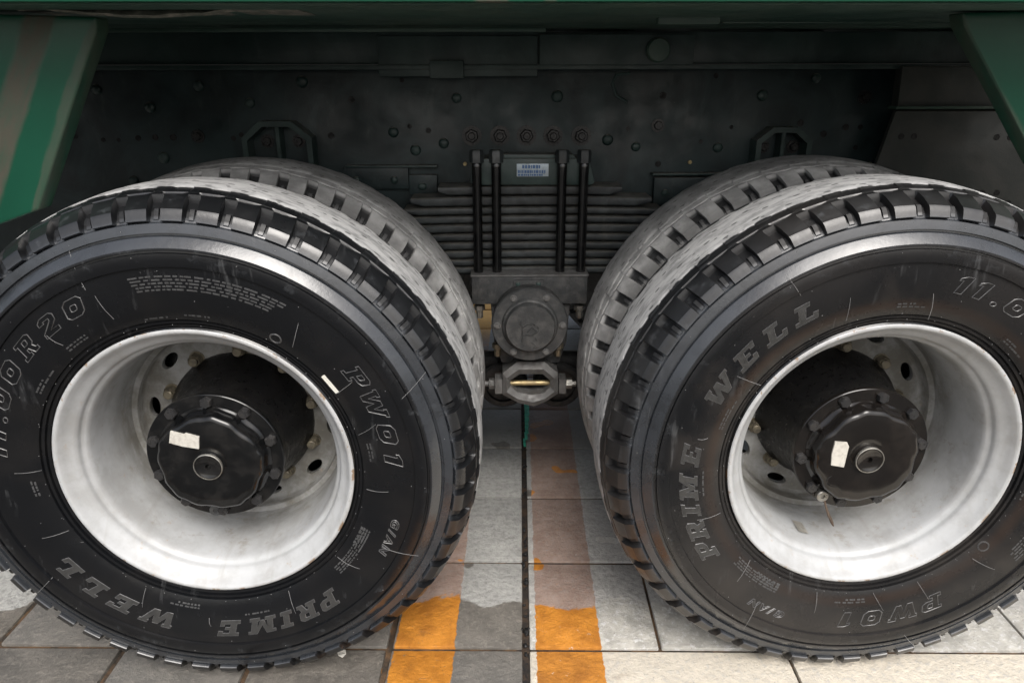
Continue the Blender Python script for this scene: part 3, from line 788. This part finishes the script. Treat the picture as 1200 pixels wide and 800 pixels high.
# tyre tag, barrel sticker, hanging wire, marks on the right cap
V, Fc = arc_boxes([(34.8, .322, .043, .0085)], 0, .0012); mesh_obj('white_tag', V, Fc, 'tag_white', wl)
bm = bmesh.new(); vv = []
for i in range(4):
    a = math.radians(-110.5 + i * 1.9)
    vv.append([bm.verts.new((.2405 * math.cos(a) * .994, yy, .2405 * math.sin(a) * .994)) for yy in (.085, .128)])
for p, q in zip(vv, vv[1:]): bm.faces.new((p[0], p[1], q[1], q[0]))
bmesh.ops.solidify(bm, geom=bm.faces[:], thickness=.0008)
bm_obj('barrel_sticker', bm, 'paper_sticker', wr)
tube('hanging_wire', [(-.060, .046, -.118), (-.058, .040, -.130), (-.052, .034, -.150), (-.044, .030, -.166), (-.040, .030, -.172), (-.041, .033, -.166), (-.050, .038, -.148), (-.057, .043, -.131)], .0022, 'rust_steel', wr, 8)
bm = bmesh.new()
for cx_, cz_, a0 in ((.035, .070, 0), (.044, .056, 1), (.054, .044, 2), (.066, .030, .5), (.060, .018, 2.4), (.070, .012, 1.4)):
    pts = [(cx_ + .007 * math.cos(a0 + t), .0195, cz_ + .007 * math.sin(a0 + t)) for t in [i * .5 for i in range(8)]]
    add_tube(bm, pts, .0013, 6)
bm_obj('cast_mark', bm, 'brown_reflect_gloss_paint', wr, 60)

# inner dual wheels and the wheels of the far side
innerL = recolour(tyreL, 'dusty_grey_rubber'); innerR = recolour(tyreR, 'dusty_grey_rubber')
def plain_wheel(x, y, me, flip, label=None):
    w = empty('wheel', (x, y, ZC), truck)
    link('tyre', me, None, w)
    r = put('rim', rim_me, (0, .255 if flip else 0, 0), w)
    if flip: r.rotation_euler = (0, 0, PI)
    if label: w['label'] = label
    return w
plain_wheel(-HS, .340, innerL, True, 'inner dual wheel with dusty grey tyre behind the left wheel')
plain_wheel(HS, .340, innerR, True, 'inner dual wheel with dusty grey tyre behind the right wheel')
for sx, me in ((-HS, innerL), (HS, innerR)):
    plain_wheel(sx, 1.86, me, True); plain_wheel(sx, 2.20, me, True)
for sx in (-HS, HS):
    tube('axle', [(sx, .22, ZC), (sx, .60, ZC), (sx, 1.0, ZC), (sx, 2.2, ZC)], [.10, .075, .085, .085], 'dark_cast_iron', truck, 24)

# ------------------------------------------------------------ chassis
YR = .80
rail = box('chassis_rail', (-2.6, YR, .70), (2.6, YR + .012, 1.262), 'chassis_black', truck, .002)
box('rail_flange', (-2.6, YR - .085, 1.262), (2.6, YR + .012, 1.274), 'chassis_edge', truck, .002)
box('rail_flange', (-2.6, YR - .030, .688), (-.45, YR + .012, .6995), 'chassis_edge', truck, .002)
box('rail_flange', (.45, YR - .030, .688), (2.6, YR + .012, .6995), 'chassis_edge', truck, .002)
box('chassis_rail', (-2.6, 1.66, .70), (2.6, 1.672, 1.262), 'chassis_black', truck, .002)
for cx_ in (-2.0, -1.35, 1.35, 2.0): box('cross_member', (cx_ - .05, YR + .014, .85), (cx_ + .05, 1.658, 1.20), 'chassis_black', truck, .003)
box('cross_member', (-.22, YR + .014, .78), (.22, 1.658, .98), 'chassis_black', truck, .003)
# sub-frame beam of the tipper body
beam = box('body_beam', (-2.6, .735, 1.275), (2.6, .80, 1.352), 'chassis_edge', truck, .004)
def px_box(name, u0, v0, u1, v1, Y, th, mat, parent, bev=.003):
    a = at(u0, v1, Y); b = at(u1, v0, Y)
    return box(name, (a.x, Y, a.z), (b.x, Y + th, b.z), mat, parent, bev)
px_box('beam_plate', 444, 42, 630, 90, .722, .012, 'chassis_edge', beam)
px_box('beam_plate', 632, 40, 815, 82, .716, .018, 'chassis_edge', beam)
px_box('plate_block', 504, 71, 543, 92, .700, .020, 'chassis_edge', beam)
p = at(771, 59, .714)
lathe('round_boss', [(.030, .716), (.030, .704), (.026, .699), (0, .697)], 'underbody_green', beam, 32, 35, None, p.x, p.z)
tube('bent_hook', [at(738, 86, .70), at(722, 88, .69), at(718, 98, .685), at(722, 112, .68), at(735, 120, .67)], .0045, 'chassis_edge', rail, 8)
# weld lip on the web
px_box('web_lip', 330, 78, 444, 81, .790, .009, 'chassis_edge', rail, .001)
px_box('web_lip', 818, 76, 1052, 79, .790, .009, 'chassis_edge', rail, .001)

big = hexnut_mesh('rail_bolt', .0185, .014, .027, .010, 'bolt_black')
mid = hexnut_mesh('rail_bolt', .012, .010, .018, .0, 'bolt_black')
rivet = bpy.data.meshes.new('rivet')
bm = bmesh.new(); add_lathe(bm, [(.017, 0), (.016, -.005), (.011, -.009), (0, -.0105)], 20); bmesh.ops.recalc_face_normals(bm, faces=bm.faces); bm.to_mesh(rivet); bm.free()
rivet.materials.append(MAT['chassis_edge']); rivet.polygons.foreach_set('use_smooth', [True] * len(rivet.polygons))
plug = bpy.data.meshes.new('hole')
bm = bmesh.new(); add_lathe(bm, [(.0095, 0), (.0095, -.0012), (.0070, -.0012), (.0068, -.0004), (0, -.0004)], 16); bmesh.ops.recalc_face_normals(bm, faces=bm.faces); bm.to_mesh(plug); bm.free()
plug.materials.append(MAT['black_plastic'])
def on(u, v, Y=YR): q = at(u, v, Y); return (q.x, Y - .0005, q.z)
for u in (553, 586, 617, 648, 681): put('rail_bolt', big, on(u, 159), rail, random.random())
for u, v in ((232, 160), (771, 147), (1013, 114)): put('rail_bolt', mid, on(u, v), rail, random.random())
for u, v in ((233, 101), (354, 96), (293, 121), (176, 126), (535, 115), (653, 113), (893, 112), (956, 92), (113, 105), (520, 168), (487, 176), (712, 164), (745, 172), (157, 212), (192, 185), (461, 155), (841, 173)):
    put('rivet', rivet, on(u, v), rail, 0, random.uniform(.75, 1.0))
for u, v in ((471, 94), (412, 117), (480, 148), (502, 153), (283, 158), (274, 162), (388, 159), (777, 112), (839, 89), (736, 151), (771, 192), (821, 166), (857, 149), (938, 144), (1008, 149), (991, 149), (1002, 173), (965, 157), (88, 160), (121, 164), (139, 164), (162, 162), (182, 161), (203, 161)):
    put('bolt_hole', plug, on(u, v), rail, 0, random.uniform(.55, 1.0))
brassn = hexnut_mesh('grease_nipple', .006, .006, .0, .0, 'brass_rod')
for u, v in ((424, 198), (808, 190), (1019, 192), (545, 192)): put('grease_nipple', brassn, on(u, v), rail)

# cast brackets over the inner tyres
for (u0, u1, v0, v1, vb) in ((291, 364, 142, 152, 215), (880, 953, 149, 158, 215)):
    Y = .755
    a = at(u0, vb, Y); b = at(u1, v0, Y); w_ = b.x - a.x; mx = (a.x + b.x) / 2; h = b.z
    def outline(ins, zt): 
        hw = w_ / 2 - ins
        return [(mx - hw, a.z), (mx - hw, zt - hw * .45), (mx - hw * .45, zt), (mx + hw * .45, zt), (mx + hw, zt - hw * .45), (mx + hw, a.z)]
    o1 = outline(0, h); o2 = outline(.014, h - .014)
    bm = bmesh.new()
    for A_, B_ in zip(zip(o1, o1[1:]), zip(o2, o2[1:])):
        q = [A_[0], A_[1], B_[1], B_[0]]
        f = [bm.verts.new((x, Y - .01, z)) for x, z in q]; g = [bm.verts.new((x, YR, z)) for x, z in q]
        bm.faces.new(f); 
        for i in range(4): bm.faces.new((f[i], g[i], g[(i + 1) % 4], f[(i + 1) % 4]))
    add_box(bm, (mx - .006, Y, a.z), (mx + .006, YR, h - .012), .002)
    br = bm_obj('spring_bracket', bm, 'chassis_edge', truck, 35)
    for dx in (-.04, .045): put('bracket_bolt', mid, (mx + dx, YR - .001, h - .055), br, .3)
# angle plates behind the spring ends
for (u0, v0, u1, v1) in ((404, 196, 478, 222), (765, 208, 850, 240), (480, 205, 512, 228)):
    pl = px_box('frame_gusset', u0, v0, u1, v1, .775, .024, 'chassis_black', truck)
    for du in (14, (u1 - u0) - 16): put('gusset_bolt', rivet, on(u0 + du, (v0 + v1) / 2 + 2, .775), pl, 0, .6)
px_box('frame_ledge', 404, 194, 512, 197, .765, .034, 'chassis_edge', truck, .002)
px_box('frame_ledge', 765, 203, 860, 206, .765, .034, 'chassis_edge', truck, .002)

# plates at the right end of the frame
def px_poly(name, pts, Y, th, mat, parent, bev=.002):
    return prism(name, [(at(u, v, Y).x, at(u, v, Y).z) for u, v in pts], Y, Y + th, mat, parent, bev)
px_poly('frame_box', [(1058, 78), (1052, 125), (1330, 125), (1330, 78)], .700, .035, 'end_plate_paint', truck)
px_box('frame_box_lip', 1050, 124, 1340, 128, .690, .045, 'underbody_green', truck, .001)
ep = px_poly('end_plate', [(1050, 130), (1015, 225), (1015, 300), (1400, 300), (1400, 130)], .735, .016, 'end_plate_paint', truck)
for u, v in ((1056, 160), (1071, 160), (1168, 161), (1184, 161), (1151, 226), (1168, 226), (1181, 238)):
    put('bolt_hole', plug, on(u, v, .735), ep, 0, .85)

# ------------------------------------------------------------ spring pack
YS = .680
spring = empty('leaf_spring', (0, YS, .7), truck)
edges = [218, 230.5, 243, 253, 263, 274, 284, 294, 304, 313, 322]
ends = [(513, 729), (481, 764), (473, 777), (440, 800), (430, 812), (422, 820), (414, 828), (406, 836), (398, 844), (390, 852)]
for i in range(10):
    zt = at(620, edges[i], YS).z; zb = at(620, edges[i + 1], YS).z
    xa = at(ends[i][0], edges[i], YS).x; xb = at(ends[i][1], edges[i], YS).x
    rr_ = .0045
    bm = bmesh.new(); n = 18; sec = []
    for k in range(n + 1):
        t = k / n; x = xa + (xb - xa) * t; u = (2 * t - 1)
        dz = -.010 * (abs(x - .0) / .5) ** 2
        th_ = (zt - zb - .0055)
        if abs(u) > .93: th_ *= .62
        top = zt + dz; b_ = top - th_
        jy = random.uniform(-.0006, .0006)
        sec.append([bm.verts.new((x, YS + yy + jy, z - 0.0)) for yy, z in ((rr_, top), (.0012, top - .003), (0, (top + b_) / 2), (.0012, b_ + .003), (rr_, b_), (.085, b_), (.085, top))])
    for s0, s1 in zip(sec, sec[1:]):
        for j in range(7): bm.faces.new((s0[j], s0[(j + 1) % 7], s1[(j + 1) % 7], s1[j]))
    bm.faces.new(sec[0][::-1]); bm.faces.new(sec[-1])
    for v in bm.verts: v.co -= spring.location
    bm_obj('spring_leaf', bm, 'spring_black', spring, 30)
# clamp on top
cl = px_poly('top_clamp', [(551, 214), (556, 186), (690, 186), (697, 214), (693, 217), (555, 217)], .662, .10, 'chassis_edge', truck, .004)
px_poly('clamp_ridge', [(588, 181), (672, 181), (676, 187), (584, 187)], .668, .06, 'chassis_edge', truck, .003)
dp = px_box('data_plate', 605.5, 192, 643, 207, .6585, .003, 'plate_silver', truck, .0006)
bm = bmesh.new(); rd = random.Random(5)
for (u0, v0, u1, v1) in ((612, 193.5, 633, 197.5), (607, 199.5, 641, 203), (607, 204, 636, 206.2)):
    u = u0
    while u < u1 - 1:
        L = rd.uniform(1.2, 3.0); a = at(u, v1, .658); b = at(min(u1, u + L), v0, .658)
        add_box(bm, (a.x, .6576, a.z), (b.x, .6588, b.z)); u += L + rd.uniform(.5, 1.0)
o = bm_obj('plate_print', bm, 'plate_blue', dp); o['kind'] = 'stuff'
# the four rods of the two U-bolts
for ut, ub in ((560.3, 561), (583.4, 582.6), (659, 655.8), (684, 680)):
    a = at(ub, 322, .660); b = at(ut, 196, .660)
    tb = tube('u_bolt', [(a.x, .655, a.z - .01), (a.x, .655, a.z + .02), (a.x, .655, b.z - .02), (a.x, .655, b.z), (a.x, .656, b.z + .012), (a.x, .664, b.z + .022)], [.0130, .0128, .0128, .0132, .0132, .0120], 'gloss_black_paint', truck, 16)
    bm = bmesh.new(); add_lathe(bm, [(0, 0), (.0185, 0), (.0185, -.020), (.016, -.023), (0, -.023)], 6)
    bmesh.ops.rotate(bm, cent=(0, 0, 0), matrix=Matrix.Rotation(PI / 2, 3, 'X'), verts=bm.verts)
    for v in bm.verts: v.co = Vector((v.co.x + a.x, v.co.y + .658, abs(v.co.z) * 1.4 + b.z + .012))
    bm_obj('u_bolt_nut', bm, 'spring_black', tb, 35)
# saddle
YSD = .622
sd0 = at(553, 357, YSD); sd1 = at(689, 323, YSD)
saddle = box('saddle', (sd0.x, YSD, sd0.z), (sd1.x, .79, sd1.z), 'dark_cast_iron', truck, .005)
box('saddle_lip', (sd0.x - .002, YSD - .004, sd1.z - .001), (sd1.x + .002, .79, sd1.z + .004), 'grey_cast_iron', truck, .0015)
pb = px_box('saddle_pad', 602, 328, 637, 350, YSD - .006, .010, 'dark_cast_iron', truck, .002)
for u in (607, 631): put('pad_bolt', rivet, (at(u, 333, YSD - .006).x, YSD - .006, at(u, 333, YSD - .006).z), pb, 0, .4)
px_poly('saddle_web', [(575, 356), (668, 356), (664, 400), (655, 425), (588, 425), (579, 400)], .64, .14, 'dark_cast_iron', truck, .004)
# nuts hanging under the saddle corners and under the hub
for u, v in ((562, 357), (679, 357), (583, 402), (654, 402)):
    YN = .655 if v < 380 else .625
    q = at(u, v, YN)
    bm = bmesh.new(); add_lathe(bm, [(0, 0), (.0150, 0), (.0150, -.014), (.0115, -.016), (.0095, -.016), (.0095, -.036), (.008, -.038), (0, -.038)], 6)
    # turn the lathe axis to vertical, hanging down
    bmesh.ops.rotate(bm, cent=(0, 0, 0), matrix=Matrix.Rotation(PI / 2, 3, 'X'), verts=bm.verts)
    for w_ in bm.verts: w_.co = Vector((w_.co.x + q.x, w_.co.y + YN, q.z - abs(w_.co.z)))
    bm_obj('saddle_nut', bm, 'zinc_steel' if v < 380 else 'brass_nut', truck, 35)
# trunnion hub cover
YH = .560
hc = at(621, 381, YH); sc_ = (at(666, 381, YH).x - at(576, 381, YH).x) / 2
hub = lathe('trunnion_cover', [(sc_ * .96, YH + .14), (sc_ * .96, YH + .018), (sc_, YH + .014), (sc_, YH + .004), (sc_ * .97, YH), (sc_ * .74, YH - .001), (sc_ * .70, YH - .007), (sc_ * .655, YH - .009), (sc_ * .645, YH - .022), (sc_ * .62, YH - .026), (0, YH - .027)], 'dark_cast_iron', truck, 72, 32, None, hc.x, hc.z)
cb = hexnut_mesh('cover_bolt', .0075, .005, .0095, .0, 'grey_cast_iron')
for k in range(6):
    a = math.radians(0 + 60 * k); put('cover_bolt', cb, (hc.x + sc_ * .85 * math.cos(a), YH - .0005, hc.z + sc_ * .85 * math.sin(a)), hub, k)
# cast emblem: an upright bar, an arc with a tick, a leg and two dots
bm = bmesh.new(); s = .00213
def e(u, v): return (hc.x + (u - 621) * s, YH - .0272, hc.z - (v - 381) * s)
add_tube(bm, [e(609, 372), e(611, 384), e(611, 399)], .0016, 6)
add_tube(bm, [e(612, 380), e(617, 376), e(625, 376), e(631, 380), e(630, 386), e(622, 390), e(613, 389)], .0015, 6)
add_tube(bm, [e(617, 386), e(623, 380), e(629, 385)], .0013, 6)
add_tube(bm, [e(623, 400), e(626, 403), e(629, 406)], .0014, 6); add_tube(bm, [e(611, 403), e(613, 404)], .002, 6); add_tube(bm, [e(627, 394), e(629, 397)], .002, 6)
bm_obj('cast_emblem', bm, 'dark_cast_iron', hub, 60)
tube('trunnion_shaft', [(hc.x, .68, hc.z), (hc.x, 1.2, hc.z - .02), (hc.x, 1.80, hc.z)], [.085, .07, .085], 'dark_cast_iron', truck, 24)
# torque rod ends (rubber bushed eyes) and the cast yoke between them
for u in (590, 654):
    YT = .70; q = at(u, 452, YT)
    rr_ = .072
    b_ = lathe('torque_rod_eye', [(rr_ * .9, YT + .07), (rr_, YT + .06), (rr_, YT + .008), (rr_ * .9, YT), (rr_ * .72, YT - .001), (rr_ * .68, YT + .008), (rr_ * .30, YT + .010), (rr_ * .26, YT - .004), (0, YT - .005)], 'black_plastic', truck, 40, 35, None, q.x, q.z)
for sgn in (-1, 1):
    tube('torque_rod', [(hc.x + sgn * .08, .735, .455), (hc.x + sgn * .30, .80, .42), (hc.x + sgn * .60, .86, .40)], .028, 'black_plastic', truck, 16)
YY = .60
yc = at(622, 449, YY)
def yk(u, v): q = at(u, v, YY); return (q.x, q.z)
outer = [yk(*p) for p in ((589, 437), (606, 424), (638, 424), (654, 437), (654, 461), (640, 470), (626, 476), (608, 472), (589, 462))]
inner = [yk(*p) for p in ((598, 446), (609, 438.5), (636, 438.5), (645, 446), (645, 453), (637, 461), (622, 463), (606, 459.5), (598, 453))]
bm = bmesh.new(); N_ = len(outer)
F1 = [bm.verts.new((x, YY, z)) for x, z in outer]; F2 = [bm.verts.new((x, YY + .002, z)) for x, z in inner]
Fm = [bm.verts.new(((a[0] + b[0]) / 2, YY - .010, (a[1] + b[1]) / 2)) for a, b in zip(outer, inner)]
B1 = [bm.verts.new((x, YY + .075, z)) for x, z in outer]; B2 = [bm.verts.new((x, YY + .075, z)) for x, z in inner]
for i in range(N_):
    j = (i + 1) % N_
    for a, b in ((B1, F1), (F1, Fm), (Fm, F2), (F2, B2), (B2, B1)): bm.faces.new((a[i], a[j], b[j], b[i]))
bm_obj('yoke', bm, 'grey_cast_iron', truck, 22)
a = at(597, 448.5, YY + .03); b = at(646, 448.5, YY + .03)
tube('yoke_pin', [(a.x - .01, YY + .03, a.z), (b.x + .01, YY + .03, a.z)], .0078, 'brass_rod', truck, 16)
for u, sg in ((589, -1), (654, 1)):
    q = at(u, 449, YY + .03)
    box('yoke_ear', (min(q.x, q.x + sg * .022), YY + .005, q.z - .022), (max(q.x, q.x + sg * .022), YY + .055, q.z + .022), 'grey_cast_iron', truck, .003)
    bm = bmesh.new(); add_lathe(bm, [(0, 0), (.0155, 0), (.0155, .016), (.0085, .017), (.0085, .028), (0, .028)], 6)
    for w_ in bm.verts:
        c_ = w_.co.copy(); w_.co = Vector((q.x + sg * (.0225 + c_.y), YY + .03 + c_.x, q.z + c_.z))
    bm_obj('yoke_nut', bm, 'zinc_steel' if sg > 0 else 'grey_cast_iron', truck, 35)

# ------------------------------------------------------------ tipper body over the wheels
floor_ = box('body_floor', (-3.2, -.02, 1.358), (3.2, 2.52, 1.372), 'underbody_green', truck, .003)
for k in range(-6, 7): box('floor_rib', (k * .5 - .03 + .25, .80, 1.300), (k * .5 + .03 + .25, 1.70, 1.3575), 'underbody_green', truck, .003)
box('body_sill', (-3.2, -.050, 1.3585), (3.2, -.022, 1.62), 'green_panel_paint', truck, .004)
box('body_wall', (-3.2, -.02, 1.3725), (3.2, 2.52, 2.4), 'green_panel_paint', truck, .02)
# folded lip at the back of the floor, a bracket and a ledge
px_box('floor_lip', 100, 33, 640, 38, .56, .02, 'underbody_green', truck, .002)
px_box('lip_bracket', 771, 6, 846, 29, .30, .03, 'underbody_green', truck, .004)
px_box('floor_lip', 847, 20, 1128, 28, .45, .03, 'underbody_green', truck, .003)
# dirt-caked curved guard at the upper left
bm = bmesh.new(); sec = []
for k in range(25):
    t = k / 24; u = 20 + 330 * t; v = 2 + 19 * (1 - (2 * t - .92) ** 2 / 1.05 if True else 0)
    q = at(u, max(-6, v), .10)
    ir = random.uniform(-.0012, .0012)
    sec.append([bm.verts.new((q.x, yy, zz + ir)) for yy, zz in ((.10, q.z), (.094, q.z + .004), (.10, 1.3575), (.22, 1.3575), (.22, q.z + .01))])
for s0, s1 in zip(sec, sec[1:]):
    for j in range(5): bm.faces.new((s0[j], s0[(j + 1) % 5], s1[(j + 1) % 5], s1[j]))
bm.faces.new(sec[0][::-1]); bm.faces.new(sec[-1])
bm_obj('curved_guard', bm, 'caked_dirt', truck, 50)

def side_guard(pix, Y, sgn, lab):
    pts = [at(u, v, Y) for u, v in pix]; o0 = pts[0]
    d = (pts[1] - pts[0]); d.y = 0; ang = math.atan2(d.x, d.z)     # slant of the free edge
    bm = bmesh.new()
    poly = [(q.x, q.z) for q in pts]
    th = .045
    a = [bm.verts.new((x, Y, z)) for x, z in poly]; b = [bm.verts.new((x, Y + th, z)) for x, z in poly]
    bm.faces.new(a); bm.faces.new(b[::-1]); n = len(a)
    for i in range(n): bm.faces.new((a[i], b[i], b[(i + 1) % n], a[(i + 1) % n]))
    bmesh.ops.bevel(bm, geom=bm.edges[:], offset=.005, segments=3, affect='EDGES', profile=.6)
    # object frame: x measured across the slanting edge
    R_ = Matrix.Rotation(-(ang if d.z > 0 else ang + PI), 4, 'Y')
    Mx = Matrix.Translation(Vector((pts[1].x, Y, pts[1].z))) @ R_.inverted()
    bmesh.ops.transform(bm, matrix=Mx.inverted(), verts=bm.verts)
    o = bm_obj('side_guard', bm, 'green_panel_paint', truck, 40); o.matrix_local = Mx; o['label'] = lab
    return o
side_guard([(45, 246), (113, 35), (112, 20), (-420, 5), (-420, 300), (-60, 272), (0, 263)], .10, 1, 'green guard plate with brown mud bands, left of the wheels')
side_guard([(1215, 190), (1130, 30), (1128, 15), (1500, 5), (1500, 420), (1300, 330)], .12, -1, 'green guard plate right of the wheels')
